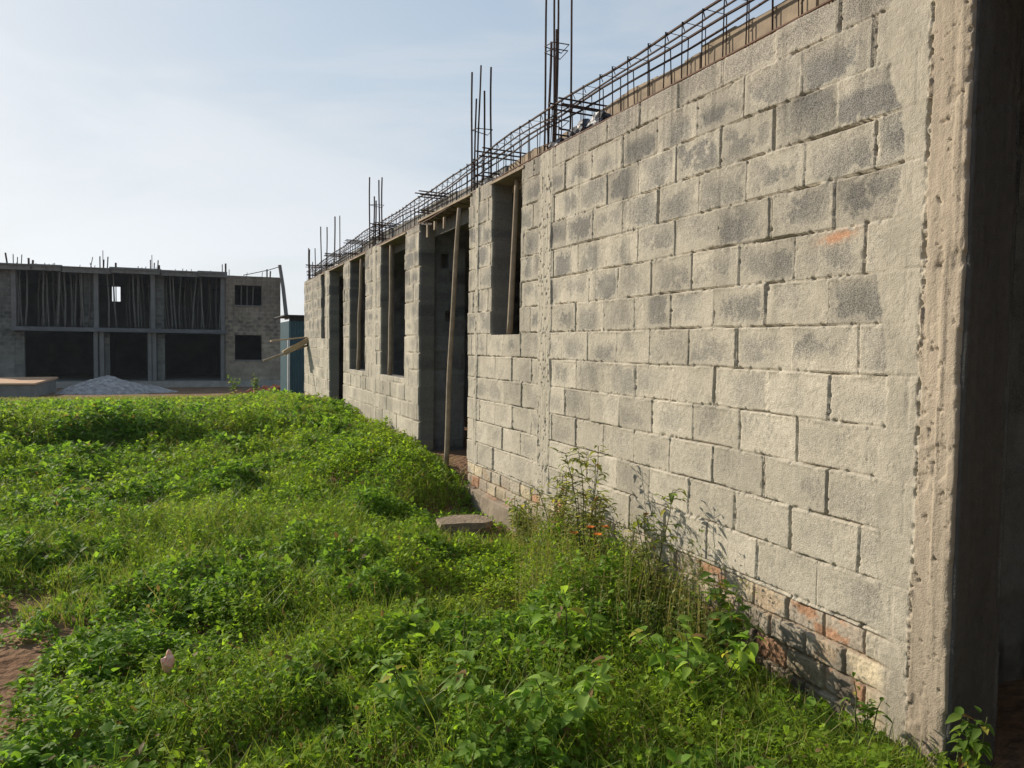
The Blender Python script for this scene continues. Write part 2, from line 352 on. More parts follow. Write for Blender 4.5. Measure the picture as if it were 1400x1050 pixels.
def wall_sheet(name, parent, s0, s1, z0, z1, ds, dz, holes, to_xyz, fn, depth, skirts=True):
    sv = grid_vals(s0, s1, ds, [h for a in holes for h in a[:2]]); zv = grid_vals(z0, z1, dz, [h for a in holes for h in a[2:]])
    SS, ZZ = np.meshgrid(sv, zv)
    h, col = fn(SS, ZZ)
    zt = ZZ+np.where(ZZ > z1-.001, .012*(fbm(SS*3.5, SS*0, 110)-.5)+.008*(hsh(np.floor(SS/.4), SS*0, 9)-.5), 0)
    st = SS+.005*(fbm(ZZ*7, SS*2, 111)-.5)*2
    P = to_xyz(st, zt, h)
    n0, n1 = SS.shape; idx = np.arange(n0*n1).reshape(n0, n1)
    cs = (sv[:-1]+sv[1:])/2; cz = (zv[:-1]+zv[1:])/2
    keep = np.ones((n0-1, n1-1), bool)
    for a in holes:
        keep &= ~(((cs > a[0]) & (cs < a[1]))[None, :] & ((cz > a[2]) & (cz < a[3]))[:, None])
    Qa = np.stack([idx[:-1, :-1], idx[1:, :-1], idx[1:, 1:], idx[:-1, 1:]], -1)
    Q = Qa[keep]
    V = P.reshape(-1, 3); C = col.reshape(-1, 4)
    if skirts:
        kp = np.pad(keep, 1)
        E = []
        d = kp[1:-1, 1:] != kp[1:-1, :-1]       # vertical edges (n0-1, n1)
        i, j = np.nonzero(d); rt = kp[1:-1, 1:][i, j]
        a = idx[i, j]; b = idx[i+1, j]; E.append(np.where(rt[:, None], np.stack([a, b], 1)[:, ::-1], np.stack([a, b], 1)))
        d = kp[1:, 1:-1] != kp[:-1, 1:-1]
        i, j = np.nonzero(d); up = kp[1:, 1:-1][i, j]
        a = idx[i, j]; b = idx[i, j+1]; E.append(np.where(up[:, None], np.stack([a, b], 1), np.stack([a, b], 1)[:, ::-1]))
        E = np.concatenate(E)
        u, inv = np.unique(E, return_inverse=True); inv = inv.reshape(E.shape)
        base = len(V); nb = 6; rings = [u]
        flat_s = st.reshape(-1)[u]; flat_z = zt.reshape(-1)[u]; h0 = h.reshape(-1)[u]
        for k in range(1, nb+1):
            t = k/nb; wob = .008*(fbm(flat_z*8+k*3.3, flat_s*8+k*1.7, 112)-.5)
            V = np.concatenate([V, to_xyz(flat_s+wob*0, flat_z+wob*(k < nb)*0, lerp(h0, -depth, t))])
            C = np.concatenate([C, np.concatenate([C[u][:, :3]*.35+np.array([.085, .084, .082])*(.8+.4*hsh(np.floor(flat_z/.215), np.floor(flat_s/.3), 7))[:, None], C[u][:, 3:]], 1)]); rings.append(base+np.arange(len(u))+(k-1)*len(u))  # reveals: unwashed grey block, with the shade of the openings put into the colour
        for k in range(nb):
            a = rings[k][inv]; b = rings[k+1][inv]
            Q = np.concatenate([Q, np.stack([a[:, 0], a[:, 1], b[:, 1], b[:, 0]], 1)])
    return np_mesh(name, V, Q, M_wall, parent, C)

B = thing('concrete_block_building', (A, 2.06, 0), 'long unfinished concrete block building along the right with rebar rising from its top', 'building')
HOLES = [(7.60, 9.46, -.6, TOP+.2), (6.25, 6.96, 1.75, TOP+.2), (10.14, 11.54, 1.20, TOP+.2), (12.63, 13.93, 1.20, TOP+.2),
         (14.53, 16.09, -.6, TOP+.2), (16.64, 17.12, 1.75, TOP+.2)]
lxyz = lambda s, z, h: np.stack([A-h, s, z], -1)
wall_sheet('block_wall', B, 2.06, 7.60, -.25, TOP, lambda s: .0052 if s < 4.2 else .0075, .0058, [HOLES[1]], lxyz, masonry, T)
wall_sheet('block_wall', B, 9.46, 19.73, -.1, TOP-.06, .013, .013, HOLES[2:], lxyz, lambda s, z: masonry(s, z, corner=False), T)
# jambs: the cross walls that stand behind the openings, faces looking back at the camera
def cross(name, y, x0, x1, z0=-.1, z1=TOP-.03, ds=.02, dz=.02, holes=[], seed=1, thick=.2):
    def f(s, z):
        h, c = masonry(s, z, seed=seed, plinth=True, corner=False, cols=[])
        g = c[..., :3].mean(-1, keepdims=True); c = c.copy(); c[..., :3] = (g*.8+c[..., :3]*.2)*np.array([.50, .53, .54]); return h, c  # shade on the jamb faces put into the colour: greyer and darker
    wall_sheet(name, B, x0, x1, z0, z1, ds, dz, holes, lambda s, z, h: np.stack([s, y-h, z], -1), f, thick)
# return face of the corner column and the front wall beyond it
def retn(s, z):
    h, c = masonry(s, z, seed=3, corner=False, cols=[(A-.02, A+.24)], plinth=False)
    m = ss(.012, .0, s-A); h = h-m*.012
    return h, c*np.array([.25, .285, .34, 1])  # shade of this return face put into its colour, much darker and bluish
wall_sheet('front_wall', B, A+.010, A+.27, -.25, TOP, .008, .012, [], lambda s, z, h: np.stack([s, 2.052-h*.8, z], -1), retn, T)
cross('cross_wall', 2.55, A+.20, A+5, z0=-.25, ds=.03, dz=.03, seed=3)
# wing added out of view, near side of the passage, to shade the column
wall_sheet('block_wall', B, -9.0, .55, -.25, TOP, .06, .04, [(-3.6, -2.4, 1.2, 2.9), (-6.6, -5.4, 1.2, 2.9)], lxyz, lambda s, z: masonry(s, z, corner=False, cols=[]), T)
mb = MB(); mb.box(A+.02, A+5.2, .35, .55, -.25, TOP-.1); mb.box(A+5.0, A+5.2, -9, .35, -.3, TOP-.1); mb.build('added_wing_wall', M_inner, B)
mb = MB(); mb.box(A+.205, A+5.3, -9, 2.29, TOP-.10, TOP-.07); mb.box(A+.01, A+.205, .55, 2.06, TOP-.12, TOP-.02); mb.build('formwork_deck', M_boardgrey, B)  # deck added over wing and passage to keep the column side dark
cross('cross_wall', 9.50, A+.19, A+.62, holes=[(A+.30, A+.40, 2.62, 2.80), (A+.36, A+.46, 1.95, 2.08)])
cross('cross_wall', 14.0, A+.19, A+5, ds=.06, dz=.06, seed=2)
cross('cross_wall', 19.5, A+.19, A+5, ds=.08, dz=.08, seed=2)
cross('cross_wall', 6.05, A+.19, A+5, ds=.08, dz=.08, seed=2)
mb = MB(); mb.box(A+5, A+5.2, 2.3, 19.7, -.3, TOP-.1); mb.build('back_wall', M_inner, B)
mb = MB(); mb.box(A+.21, A+4.99, 2.76, 19.3, .0, .12); mb.build('floor_slab', M_concdark, B)
# formwork deck lying on the walls, over the rooms
mb = MB(); mb.box(A+.215, A+5.3, 2.3, 19.72, TOP-.10, TOP-.07); mb.build('formwork_deck', M_boardgrey, B)
# boards that close the beam soffit over the openings
for (a, b, z0, z1) in HOLES:
    mb = MB(); zt = TOP-.012 if a < 7.7 else TOP-.075
    mb.box(A-.012, A+.20, a-.05, b+.05, zt-.022, zt); mb.build('soffit_board', M_board, B)
for (y0, y1, hh, zb) in [(2.0, 3.05, .28, TOP), (3.07, 4.0, .255, TOP), (4.02, 5.25, .23, TOP), (5.80, 7.05, .19, TOP)]:
    mb = MB(); n = int((y1-y0)/.08)+1
    for k in range(n):
        a = y0+(y1-y0)*k/n; b = y0+(y1-y0)*(k+1)/n; hz = hh+.012*math.sin(a*7)+.008*random.random()
        mb.box(A+.20, A+.225, a, b, zb-.1, zb+hz)
    mb.build('formwork_board', M_board, B)
for (y0, y1, hh) in [(7.12, 8.6, .24), (8.65, 10.1, .27), (10.15, 11.6, .24), (11.7, 13.9, .26), (14.0, 16.1, .22), (16.2, 19.5, .20)]:
    mb = MB(); n = int((y1-y0)/.15)+1
    for k in range(n):
        a = y0+(y1-y0)*k/n; b = y0+(y1-y0)*(k+1)/n
        mb.box(A+.20, A+.23, a, b-.006, TOP-.2, TOP-.06+hh+.02*random.random())
    mb.build('formwork_board', M_boardgrey, B)
# beam cage: long bars + stirrups
def wob(y, k, a=.008): return a*math.sin(y*1.9+k*2.1)+a*.6*math.sin(y*4.3+k)
def zt_(y): return TOP-.07*max(0, min(1, (y-6.5)/2.5))
HC = .345
for k, (dx, dz, r) in enumerate([(.025, HC, .0088), (.175, HC, .0088), (.10, HC-.012, .0065), (.175, HC-.06, .0075)]):
    pts = [(A+dx+wob(y, k), y, zt_(y)+dz+wob(y, k+4, .006)-(.10*max(0, (y-13)/6))) for y in np.arange(2.0, 19.6, .35)]
    mb = MB(); mb.tube(pts, r, 5); mb.build('long_rebar', M_rust, B)
for k, (dx, dz) in enumerate([(.005, .012), (.17, .02)]):
    pts = [(A+dx+wob(y, k, .004), y, zt_(y)+dz) for y in np.arange(2.0, 19.7, .35)]
    mb = MB(); mb.tube(pts, .007, 5); mb.build('long_rebar', M_rustline, B)
ys = 2.12
while ys < 19.5:
    z0 = zt_(ys)-.01; z1 = zt_(ys)+HC+.008-.10*max(0, (ys-13)/6); t = random.uniform(-.02, .02); x0 = A+.014; x1 = A+.186
    mb = MB(); j = random.uniform(-.006, .006)
    mb.tube([(x0, ys, z0), (x0+j, ys+t, z1), (x1+j, ys+t+.01, z1), (x1, ys+random.uniform(-.01, .01), z0), (x0, ys, z0+.004)], .0048, 4)
    mb.tube([(x0+j, ys+t, z1), (x0+.03, ys+t+.012, z1-.045)], .0036, 4)
    mb.build('stirrup', M_rust, B); ys += random.choice([.17, .19, .2, .21, .24])
# column starter bars
def cluster(y0, z0, bars, ties, dark=True):
    mb = MB()
    for (dx, dy, h, lean, r) in bars:
        p = [(A+dx+lean*t*h+.006*math.sin(t*5+dx*40), y0+dy+.01*math.sin(t*3+dy*30)+lean*.4*t*h, z0-.1+(h+.1)*t) for t in np.linspace(0, 1, 7)]
        mb.tube(p, r, 6)
    mb.build('column_rebar', M_rust, B)
    for (zz, w) in ties:
        mb = MB(); x0, x1, a, b = A+.02, A+.02+w, y0-.07, y0+.09
        mb.tube([(x0, a, z0+zz), (x1, a+.02, z0+zz+.01), (x1, b, z0+zz-.01), (x0, b, z0+zz+.02), (x0, a, z0+zz)], .0045, 4); mb.build('tie', M_rust, B)
cluster(5.78, TOP, [(.03, -.07, 1.75, .0, .009), (.17, -.07, 1.75, .012, .009), (.03, .10, 1.75, .004, .009), (.13, .08, 1.75, -.005, .009), (.07, .10, .92, .01, .011), (.10, .05, 1.0, .0, .011)], [(.06, .16), (.25, .16), (.80, .14), (.85, .15)])
cluster(7.52, TOP-.01, [(.02, .10, 1.22, .0, .010), (.05, .07, .95, .0, .009), (.07, .04, 1.28, .012, .009), (.12, 0, 1.02, 0, .010), (.17, -.05, 1.25, .004, .010)], [(.1, .17), (.62, .17), (.28, .17)])
cluster(12.35, TOP-.07, [(.02, .08, 1.15, 0, .011), (.09, .05, .85, -.01, .011), (.10, .0, .78, .005, .011), (.18, -.06, 1.14, .01, .011), (.15, -.03, 1.1, .0, .011)], [(.10, .18), (.3, .18), (.70, .2)])
cluster(16.8, TOP-.1, [(.0, .35, 1.04, 0, .012), (.10, .2, 1.02, 0, .012), (.24, .0, 1.22, -.01, .014), (.30, -.15, 1.22, .01, .010)], [(.08, .4), (.22, .45)])
cluster(18.9, TOP-.15, [(.02, .2, .85, 0, .012), (.02, .05, .8, 0, .012), (.14, 0, .83, 0, .011), (.06, -.1, .5, 0, .010)], [(.12, .4), (.42, .55), (.05, .4)])
# cages of the cross beams running inwards
for (yb, zb, L) in [(5.50, TOP+.0, 1.6), (7.15, TOP, 1.6), (9.3, TOP-.03, 1.8), (11.9, TOP-.04, 1.8), (14.1, TOP-.04, 1.8), (16.3, TOP-.05, 1.8), (18.9, TOP-.05, 1.8)]:
    mb = MB()
    for dy in (-.06, .09):
        for dz in (.10, .33, .29):
            mb.tube([(A-.03-.06*random.random(), yb+dy, zb+dz), (A+L*.5, yb+dy+.01, zb+dz-.015), (A+L, yb+dy, zb+dz)], .0075, 5)
    for k in range(4):
        xx = A+.25+k*.25; mb.tube([(xx, yb-.06, zb+.08), (xx, yb-.06, zb+.34), (xx, yb+.09, zb+.34), (xx, yb+.09, zb+.08), (xx, yb-.06, zb+.08)], .0035, 4)
    mb.build('cross_beam_rebar', M_rust, B)
# dark plastic sheeting pushed in at the column heads
def lump(name, c, r, mt, parent=None, seed=0, sub=3, amp=.25):
    import bmesh
    bm = bmesh.new(); bmesh.ops.create_icosphere(bm, subdivisions=sub, radius=1)
    rnd = random.Random(seed); ph = [rnd.uniform(0, 6) for _ in range(9)]
    o = absloc(parent) if parent else Vector((0, 0, 0))
    for v in bm.verts:
        p = v.co; n = math.sin(p.x*3+ph[0])*math.sin(p.y*3.3+ph[1])+.6*math.sin(p.z*5+ph[2]+p.x*4)+.4*math.sin(p.y*9+ph[3])*math.sin(p.x*8+ph[4])
        q = p*(1+amp*n); v.co = Vector((c[0]+q.x*r[0], c[1]+q.y*r[1], c[2]+q.z*r[2]))-o
    me = bpy.data.meshes.new(name); bm.to_mesh(me); bm.free()
    return link_mesh(name, me, mt, parent, False)
for i, (y, z, r) in enumerate([(5.35, TOP+.05, (.10, .16, .09)), (5.72, TOP+.03, (.09, .16, .07)), (5.1, TOP+.08, (.07, .14, .06)), (7.2, TOP+.03, (.08, .22, .06)), (12, TOP-.03, (.08, .3, .05)), (16, TOP-.03, (.1, .5, .05))]):
    lump('plastic_sheet', (A+.12, y, z), r, M_bag, B, seed=i)
# timber cleats hanging from the soffit of the door
for (y, h) in [(8.9, .10), (8.55, .13), (9.2, .15)]:
    mb = MB(); mb.box(A+.02, A+.05, y-.015, y+.02, TOP-.105-h, TOP-.105, .003); mb.build('timber_cleat', M_pole, B)

# ------------------------------------------------------------ timber props in the openings (each its own thing)
def pole_mesh(p0, p1, r, bend, seed, n=12):
    rnd = random.Random(seed); p0 = Vector(p0); p1 = Vector(p1); ax = [rnd.uniform(-1, 1), rnd.uniform(-1, 1)]
    pts = []
    for i in range(n+1):
        t = i/n; b = math.sin(t*math.pi)*bend+.006*math.sin(t*13+seed)
        pts.append(p0.lerp(p1, t)+Vector((ax[0]*b, ax[1]*b, 0)))
    mb = MB(); mb.tube(pts, r, 8, r*.78); return mb
def prop(p0, p1, r, bend, seed, label, group):
    t = thing('timber_prop', p0, label, 'prop', group)
    pole_mesh(p0, p1, r, bend, seed).build('pole', M_pole, t, True)
    return t
GP = 'timber props standing in the openings of the block building'
prop((A-.06, 8.12, .27), (A-.01, 7.90, TOP-.11), .030, .03, 3, 'tall leaning wooden pole in the open doorway nearest the camera', GP)
prop((A+.07, 6.66, 1.76), (A+.10, 6.60, TOP-.05), .030, .012, 5, 'short wooden pole in the small high window beside the near doorway', GP)
prop((A+.06, 11.2, 1.20), (A+.06, 11.15, TOP-.11), .035, .012, 6, 'wooden pole in the tall window just left of the near doorway', GP)
prop((A+.06, 13.45, 1.20), (A+.06, 13.2, TOP-.11), .035, .012, 8, 'wooden pole in the tall window next to the far doorway', GP)
prop((A+1.4, 8.9, .32), (A+1.45, 8.8, TOP-.10), .035, .02, 9, 'wooden pole deep inside the near doorway', GP)

# ------------------------------------------------------------ planks sticking out at the far end
M_plank = mat('new_plank', (.38, .27, .15), var=.3, scale=6, bump=.4, bscale=40)
GPL = 'planks sticking out from the far end of the block wall'
def plank(p0, p1, w, h, label, pole=False):
    if pole: o = pole_mesh(p0, p1, .028, .03, 4); ob = None
    t = thing('wooden_pole' if pole else 'wooden_plank', p0, label, 'pole' if pole else 'plank', GPL)
    if pole: o.build('shaft', M_pole, t, True)
    else:
        mb = MB(); mb.beam(p0, p1, w, h); mb.build('board', M_plank, t)
plank((1.84, 19.35, 1.69), (2.75, 19.35, 1.80), .34, .03, 'flat wooden plank sticking out level above the slanting board')
plank((2.12, 19.2, 1.40), (2.70, 19.2, 1.74), .30, .11, 'thick slanting tan board sticking out at the far wall end')
plank((1.64, 19.0, 1.22), (2.68, 19.15, 1.60), 0, 0, 'thin slanting pole sticking out lowest at the far wall end', True)

# ------------------------------------------------------------ corrugated metal shed between the buildings
sh = thing('corrugated_shed', (2.6, 24, .1), 'narrow teal corrugated metal shed between the two unfinished buildings', 'shed')
xs = np.arange(2.62, 5.2, .0125); pr = .018*np.sin((xs-2.6)/.075*2*math.pi)
def corr(name, f, z0, z1):
    V = []; 
    for x, p in zip(xs, pr): V += [f(x, p, z0), f(x, p, z1)]
    n = len(xs); Q = [(2*i, 2*i+2, 2*i+3, 2*i+1) for i in range(n-1)]
    np_mesh(name, V, Q, M_sheet, sh, smooth=True)
corr('front_sheet', lambda x, p, z: (x, 24+p, z), .1, 2.30)
corr('side_sheet', lambda x, p, z: (2.62+p, 24+(x-2.62)*.9, z), .1, 2.30)
mb = MB(); mb.beam((2.45, 25.2, 2.46), (5.3, 25.2, 2.46), 2.9, .03); mb.build('roof', M_black, sh)
mb = MB(); mb.box(2.62, 5.2, 24.03, 24.09, 2.18, 2.44); mb.build('header_board', M_black, sh)
mb = MB(); mb.box(2.56, 2.62, 23.93, 24.0, .1, 1.75); mb.build('corner_post', M_white, sh)

sh.location.x += .20

# ------------------------------------------------------------ two-storey shell behind
FY = 44.0; FB = -.70
def px(p): return -8.24+.0337*p
D = thing('two_storey_building', (-3, FY, FB), 'unfinished two-storey concrete frame building with dark open bays at the back of the yard', 'building')
Z1a, Z1b, Z2a, Z2b = 2.06, 2.28, 5.02, 5.24
M_fac = mat('far_block_facade', (.155, .148, .138), var=.22, scale=1.3, bump=.6, bscale=7, rough=.95, bdist=.02)
M_fac2 = mat('far_dark_facade', (.12, .122, .125), var=.25, scale=1.1, bump=.5, bscale=7, rough=.95, bdist=.02)
def fbrick(name, x0, x1, z0, z1, holes, y=FY, seed=4):
    def fn(s, z):
        h, c = masonry(s*1.0, z, seed=seed, plinth=False, corner=False, cols=[])
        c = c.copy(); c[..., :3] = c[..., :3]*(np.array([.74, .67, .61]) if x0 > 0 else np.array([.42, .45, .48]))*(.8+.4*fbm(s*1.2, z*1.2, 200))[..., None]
        return h*1.4, c
    return wall_sheet(name, D, x0, x1, z0, z1, .05, .045, holes, lambda s, z, h: np.stack([s, y-h, z], -1), fn, .2)
# right block-walled bay with two windows
fbrick('bay_wall', px(300), px(384), FB, 5.16, [(2.37, 3.72, 3.62, 4.66), (2.37, 3.72, .72, 2.03)])
fbrick('left_wall', px(-130), px(18), FB, 5.0, [])
fbrick('pier_wall', px(18), px(30), FB, Z1a, [])
fbrick('pier_wall', px(203), px(214), FB, Z1a, [], seed=5)
fbrick('pier_wall', px(132), px(139), FB, Z1a, [], seed=6)
for (a, b) in [(200, 213), (105, 119)]: fbrick('pier_wall', px(a), px(b), Z1b, Z2a, [], y=FY+.25)
def fb(name, *a, m=M_fac2): mb = MB(); mb.box(*a); return mb.build(name, m, D)
fb('intermediate_slab', px(16), px(301), FY-.55, FY+10, Z1a+.02, Z1b)
fb('roof_slab', px(-130), px(302), FY-.35, FY+10, Z2a, Z2b-.06)
for (a, b) in [(-20, 40), (40, 78), (78, 140), (140, 208), (208, 260), (260, 301)]:      # uneven shutter boards along the roof edge
    z = random.uniform(-.04, .05); fb('shutter_board', px(a)+.02, px(b)+.08, FY-.42, FY-.37, Z2a-.05+z, Z2b+.02+z, m=M_boardgrey)
    fb('deck_board', px(a), px(b)-.1, FY-.5, FY+1.2, Z2b-.055, Z2b-.02+z*.5, m=M_boardgrey)
for p in (118.5, 126.5, 190.5, 197, 293.5): fb('column', px(p), px(p+5.5), FY-.30, FY-.02, FB, Z1a+.02, m=M_fac)
for p in (15, 119, 195, 294): fb('column', px(p), px(p+6), FY-.12, FY+.2, Z1b, Z2a, m=M_fac)
fb('side_wall', px(384)-.2, px(384), FY+.205, FY+10, FB, 5.15); fb('side_wall', px(-130), px(-124), FY+.2, FY+10, FB, 5)
bw = MB(); hx0, hx1, hz0, hz1 = -4.19, -3.72, 4.05, 4.95
bw.box(px(-130), hx0, FY+9.7, FY+9.9, FB, 5.09); bw.box(hx1, px(384)-.2, FY+9.7, FY+9.9, FB, 5.09)
bw.box(hx0, hx1, FY+9.7, FY+9.9, FB, hz0); bw.box(hx0, hx1, FY+9.7, FY+9.9, hz1, 5.09); bw.build('back_wall', M_fac2, D)
fb('window_post', -3.98, -3.93, FY+9.6, FY+9.65, hz0, hz1)
fb('ground_slab', px(-130), px(384), FY-.9, FY+10, FB, -.38, m=M_conc)
for p in (118, 195, 296): fb('partition_wall', px(p)+.05, px(p)+.25, FY+.3, FY+9.7, -.3, Z1a)
fb('partition_wall', px(299), px(301), FY+.3, FY+9.7, Z1b, Z2a)
fb('sill', 2.33, 3.76, FY-.05, FY+.02, 3.56, 3.615, m=M_fac); fb('sill', 2.33, 3.76, FY-.05, FY+.02, .66, .715, m=M_fac)
fb('bay_roof', px(300), px(385), FY+.21, FY+10, 5.04, 5.13, m=M_boardgrey)
mb = MB()
for k in range(3): mb.tube([(2.7+.3*k, FY+.3, 3.62), (2.72+.3*k, FY+.3, 4.66)], .035, 5)
mb.build('window_props', M_farpole, D)
def stub(p, h, n=2, r=.03, lean=0):
    mb = MB()
    for k in range(n):
        x = px(p)+k*.16; hh = h*(1-.25*(k % 2)); mb.tube([(x, FY+.2, Z2b-.1), (x+lean+.02*k, FY+.2, Z2b+hh)], r, 5)
    mb.build('column_rebar', M_rust, D)
for a in [(10, .55, 1, .04, -.08), (17, .5, 3, .022), (36, .35, 2, .05), (56, .15, 3, .02), (114, .55, 1, .02, .12), (117, .25, 1, .02, -.1), (127, .6, 3, .03), (131, .9, 1, .018), (148, .32, 1, .05), (178, .2, 3, .02), (195, .55, 3, .03), (197, .8, 1, .018), (207, .3, 1, .05), (240, .18, 2, .02), (297, .5, 2, .025), (302, .55, 1, .05), (307, .25, 1, .02), (364, .35, 2, .04)]: stub(*a)
mb = MB()                                                       # tie wires of the deck
for k in range(14):
    p = 20+k*26+random.uniform(-8, 8)
    if p < 380: mb.tube([(px(p), FY+.1, Z2b-.1), (px(p)+.03, FY+.1, Z2b+random.uniform(.08, .2))], .015, 4)
mb.build('tie_wire', M_rust, D)
# the forest of props on the upper floor: each pole its own thing
proto = []
for k in range(3):
    mb = pole_mesh((0, 0, 0), (random.uniform(-.10, .10), .1, Z2a-Z1b), .045, .055, 20+k, 8)
    proto.append(mb)
protos = []
GF = 'wooden props standing on the upper floor of the far building'
BAY = [('thin wooden prop in the upper %s bay of the far building' % w, 'wooden props standing in the upper %s bay of the far building' % w) for w in ('left', 'middle', 'right')]
poles_px = [22, 27, 31, 41, 45, 50, 54, 60, 63, 67, 72, 76, 81, 84, 89, 93, 97, 102, 106, 111, 114, 138, 148, 158, 165, 174, 178, 182, 186, 191, 194, 216, 220, 225, 230, 235, 239, 244, 249, 253, 258, 262, 266, 270, 275, 279, 284, 289, 292]
for i, p in enumerate(poles_px):
    k = i % 3
    if i < 3:
        t = thing('timber_prop', (px(p), FY+.1, Z1b), BAY[0][0], 'prop', BAY[0][1])
        me_o = proto[k].build('pole', M_farpole, None, True); me_o.parent = t; protos.append((t, me_o))
        continue
    t0, c0 = protos[k]; t = t0.copy(); COL.objects.link(t); c = c0.copy(); COL.objects.link(c); c.parent = t
    t['label'], t['group'] = BAY[0 if p < 120 else (1 if p < 200 else 2)]
    t.location = (px(p), FY+random.choice([.0, .25, .8, 1.6, 2.6]), Z1b); t.rotation_euler = (0, random.uniform(-.05, .05), random.uniform(0, 6.28))
# leaning pole and sagging wire at the corner
t = thing('leaning_post', (4.9, FY-.4, 2.3), 'dark leaning wooden post at the upper right corner of the far building', 'post')
mb = MB(); mb.tube([(4.98, FY-.4, 2.9), (4.80, FY-.4, 4.6), (4.62, FY-.4, 5.80)], .11, 7, .09); mb.build('shaft', M_boardgrey, t)
mb = MB(); mb.tube([(4.6, FY-.4, 5.7), (4.1, FY-.3, 5.52), (3.4, FY-.2, 5.34), (2.8, FY, 5.2)], .02, 4); mb.build('wire', M_rust, t)

# gravel heap, soil platform
def mound(name, cx, cy, cz, rx, ry, h, mt, seed, pow_=1.3, parent=None, n=70, rough=.1):
    a = np.linspace(-1, 1, n); U, V_ = np.meshgrid(a, a); R_ = np.sqrt(U**2+V_**2)
    Hh = np.clip(1-R_, 0, 1)**pow_*(1+.35*(fbm(U*3+seed, V_*3, seed)-.5))
    Z = cz+h*Hh+rough*(fbm(U*16, V_*16, seed+3)-.5)*(Hh > .01)-.04
    idx = np.arange(n*n).reshape(n, n); Q = np.stack([idx[:-1, :-1], idx[:-1, 1:], idx[1:, 1:], idx[1:, :-1]], -1).reshape(-1, 4)
    return np_mesh(name, np.stack([cx+U*rx, cy+V_*ry, Z], -1).reshape(-1, 3), Q, mt, parent)
tag(mound('gravel_heap', -3.0, 36.3, -.55, 2.0, 2.0, .82, M_gravel, 5, .7), 'grey heap of crushed stone in front of the far building', 'gravel heap')
tag(mound('gravel_heap', -1.5, 36.8, -.55, 1.3, 1.6, .38, M_gravel, 9, 1), 'low spread of grey crushed stone beside the big gravel heap', 'gravel heap')
mb = MB(); mb.box(-11, -5.1, 32.6, 38.0, -.8, .02, .03)
t = thing('foundation_platform', (-6, 33, -.6), 'low dark foundation block with a orange-brown earth top at the left edge', 'platform')
mb.build('base_block', M_concdark, t)
mb = MB(); mb.box(-11.03, -5.05, 32.55, 38.05, .021, .07, .02); mb.build('earth_top', mat('orange_earth', (.42, .25, .14), var=.3, scale=1), t)  # orange-brown earth colour, paler than the yard soil
# broken bricks
rnd = random.Random(3); first = None
for k in range(46):
    x = rnd.uniform(1.6, 4.0) if k % 3 else rnd.uniform(2.7, 4.1); y = rnd.uniform(31, 33); 
    zb = float(gh(x, y))+.02+.32*max(0, rnd.random()*(1-abs(x-3.3)/.9)) if x > 2.4 else float(gh(x, y))+.05
    if first is None:
        mb = MB(); mb.box(-.12, .12, -.07, .07, -.05, .05, .018); first = mb.build('broken_brick', M_brickp)
        tag(first, 'orange broken brick lying in the rubble before the far building', 'brick', 'broken bricks in the rubble before the far building'); o = first
    else: o = first.copy(); COL.objects.link(o)
    o.location = (x, y, zb); o.rotation_euler = (rnd.uniform(-.6, .6), rnd.uniform(-.6, .6), rnd.uniform(0, 3)); f = rnd.uniform(.7, 1.6); o.scale = (f, f, f)

# broken concrete slab at the foot of the wall + wrapper
t = thing('broken_concrete_slab', (2.25, 6.45, .05), 'flat broken concrete slab lying in the weeds at the wall foot', 'slab')
def slab(c, r, h, seed, rot):
    rn = random.Random(seed); n = 9; pts = [(math.cos(a+rot)*r[0]*rn.uniform(.75, 1.1), math.sin(a+rot)*r[1]*rn.uniform(.75, 1.1)) for a in [2*math.pi*i/n for i in range(n)]]
    mb = MB(); vs = [(c[0]+x*1.05, c[1]+y*1.05, c[2]+rn.uniform(-.01, .01)) for x, y in pts]+[(c[0]+x, c[1]+y, c[2]+h+rn.uniform(-.015, .015)) for x, y in pts]
    mb.add(vs, [tuple(range(n))[::-1], tuple(range(n, 2*n))]+[(i, (i+1) % n, (i+1) % n+n, i+n) for i in range(n)]); return mb
slab((2.25, 6.45, .075), (.30, .20), .05, 1, .3).build('top_piece', M_rock, t)
slab((2.24, 6.4, .0), (.22, .15), .085, 2, .9).build('lower_piece', M_rock, t)
wr = thing('plastic_wrapper', (-.09, 3.78, .15), 'small crumpled pink and white plastic wrapper lying in the weeds', 'wrapper')
lump('foil', (-.085, 3.70, .235), (.026, .02, .040), mat('pink_plastic', (.95, .30, .18), var=.1, scale=60, c2=(.9, .75, .68), rough=.4, bump=.4), wr, 4, 3, .35)

# ------------------------------------------------------------ vegetation
def rot_basis(n, tilt_max, rng):
    """random leaf frames: d = direction of the midrib, w = across, nn = normal"""
    az = rng.uniform(0, 2*np.pi, n); el = rng.normal(.12, tilt_max, n)
    d = np.stack([np.cos(az)*np.cos(el), np.sin(az)*np.cos(el), np.sin(el)], -1)
    up = np.array([0, 0, 1.0])+rng.normal(0, .28, (n, 3)); w = np.cross(d, up); w /= np.linalg.norm(w, axis=1, keepdims=True)+1e-6
    nn = np.cross(w, d); return d, w, nn
def leaves(P, size, d, w, nn, wid=.55, fold=.22, droop=.18):
    """5 verts, 2 quads per leaf"""
    s = size[:, None]; L = P; 
    base = P; tip = P+d*s-nn*s*droop; mid = P+d*s*.5+nn*s*.0
    lf = P+d*s*.42+w*s*wid*.5+nn*s*fold*.5; rt = P+d*s*.42-w*s*wid*.5+nn*s*fold*.5
    V = np.stack([base, lf, tip, rt, mid], 1).reshape(-1, 3)
    n = len(P); b = np.arange(n)[:, None]*5
    Q = np.concatenate([b+np.array([[0, 4, 2, 1]]), b+np.array([[0, 3, 2, 4]])])
    return V, Q
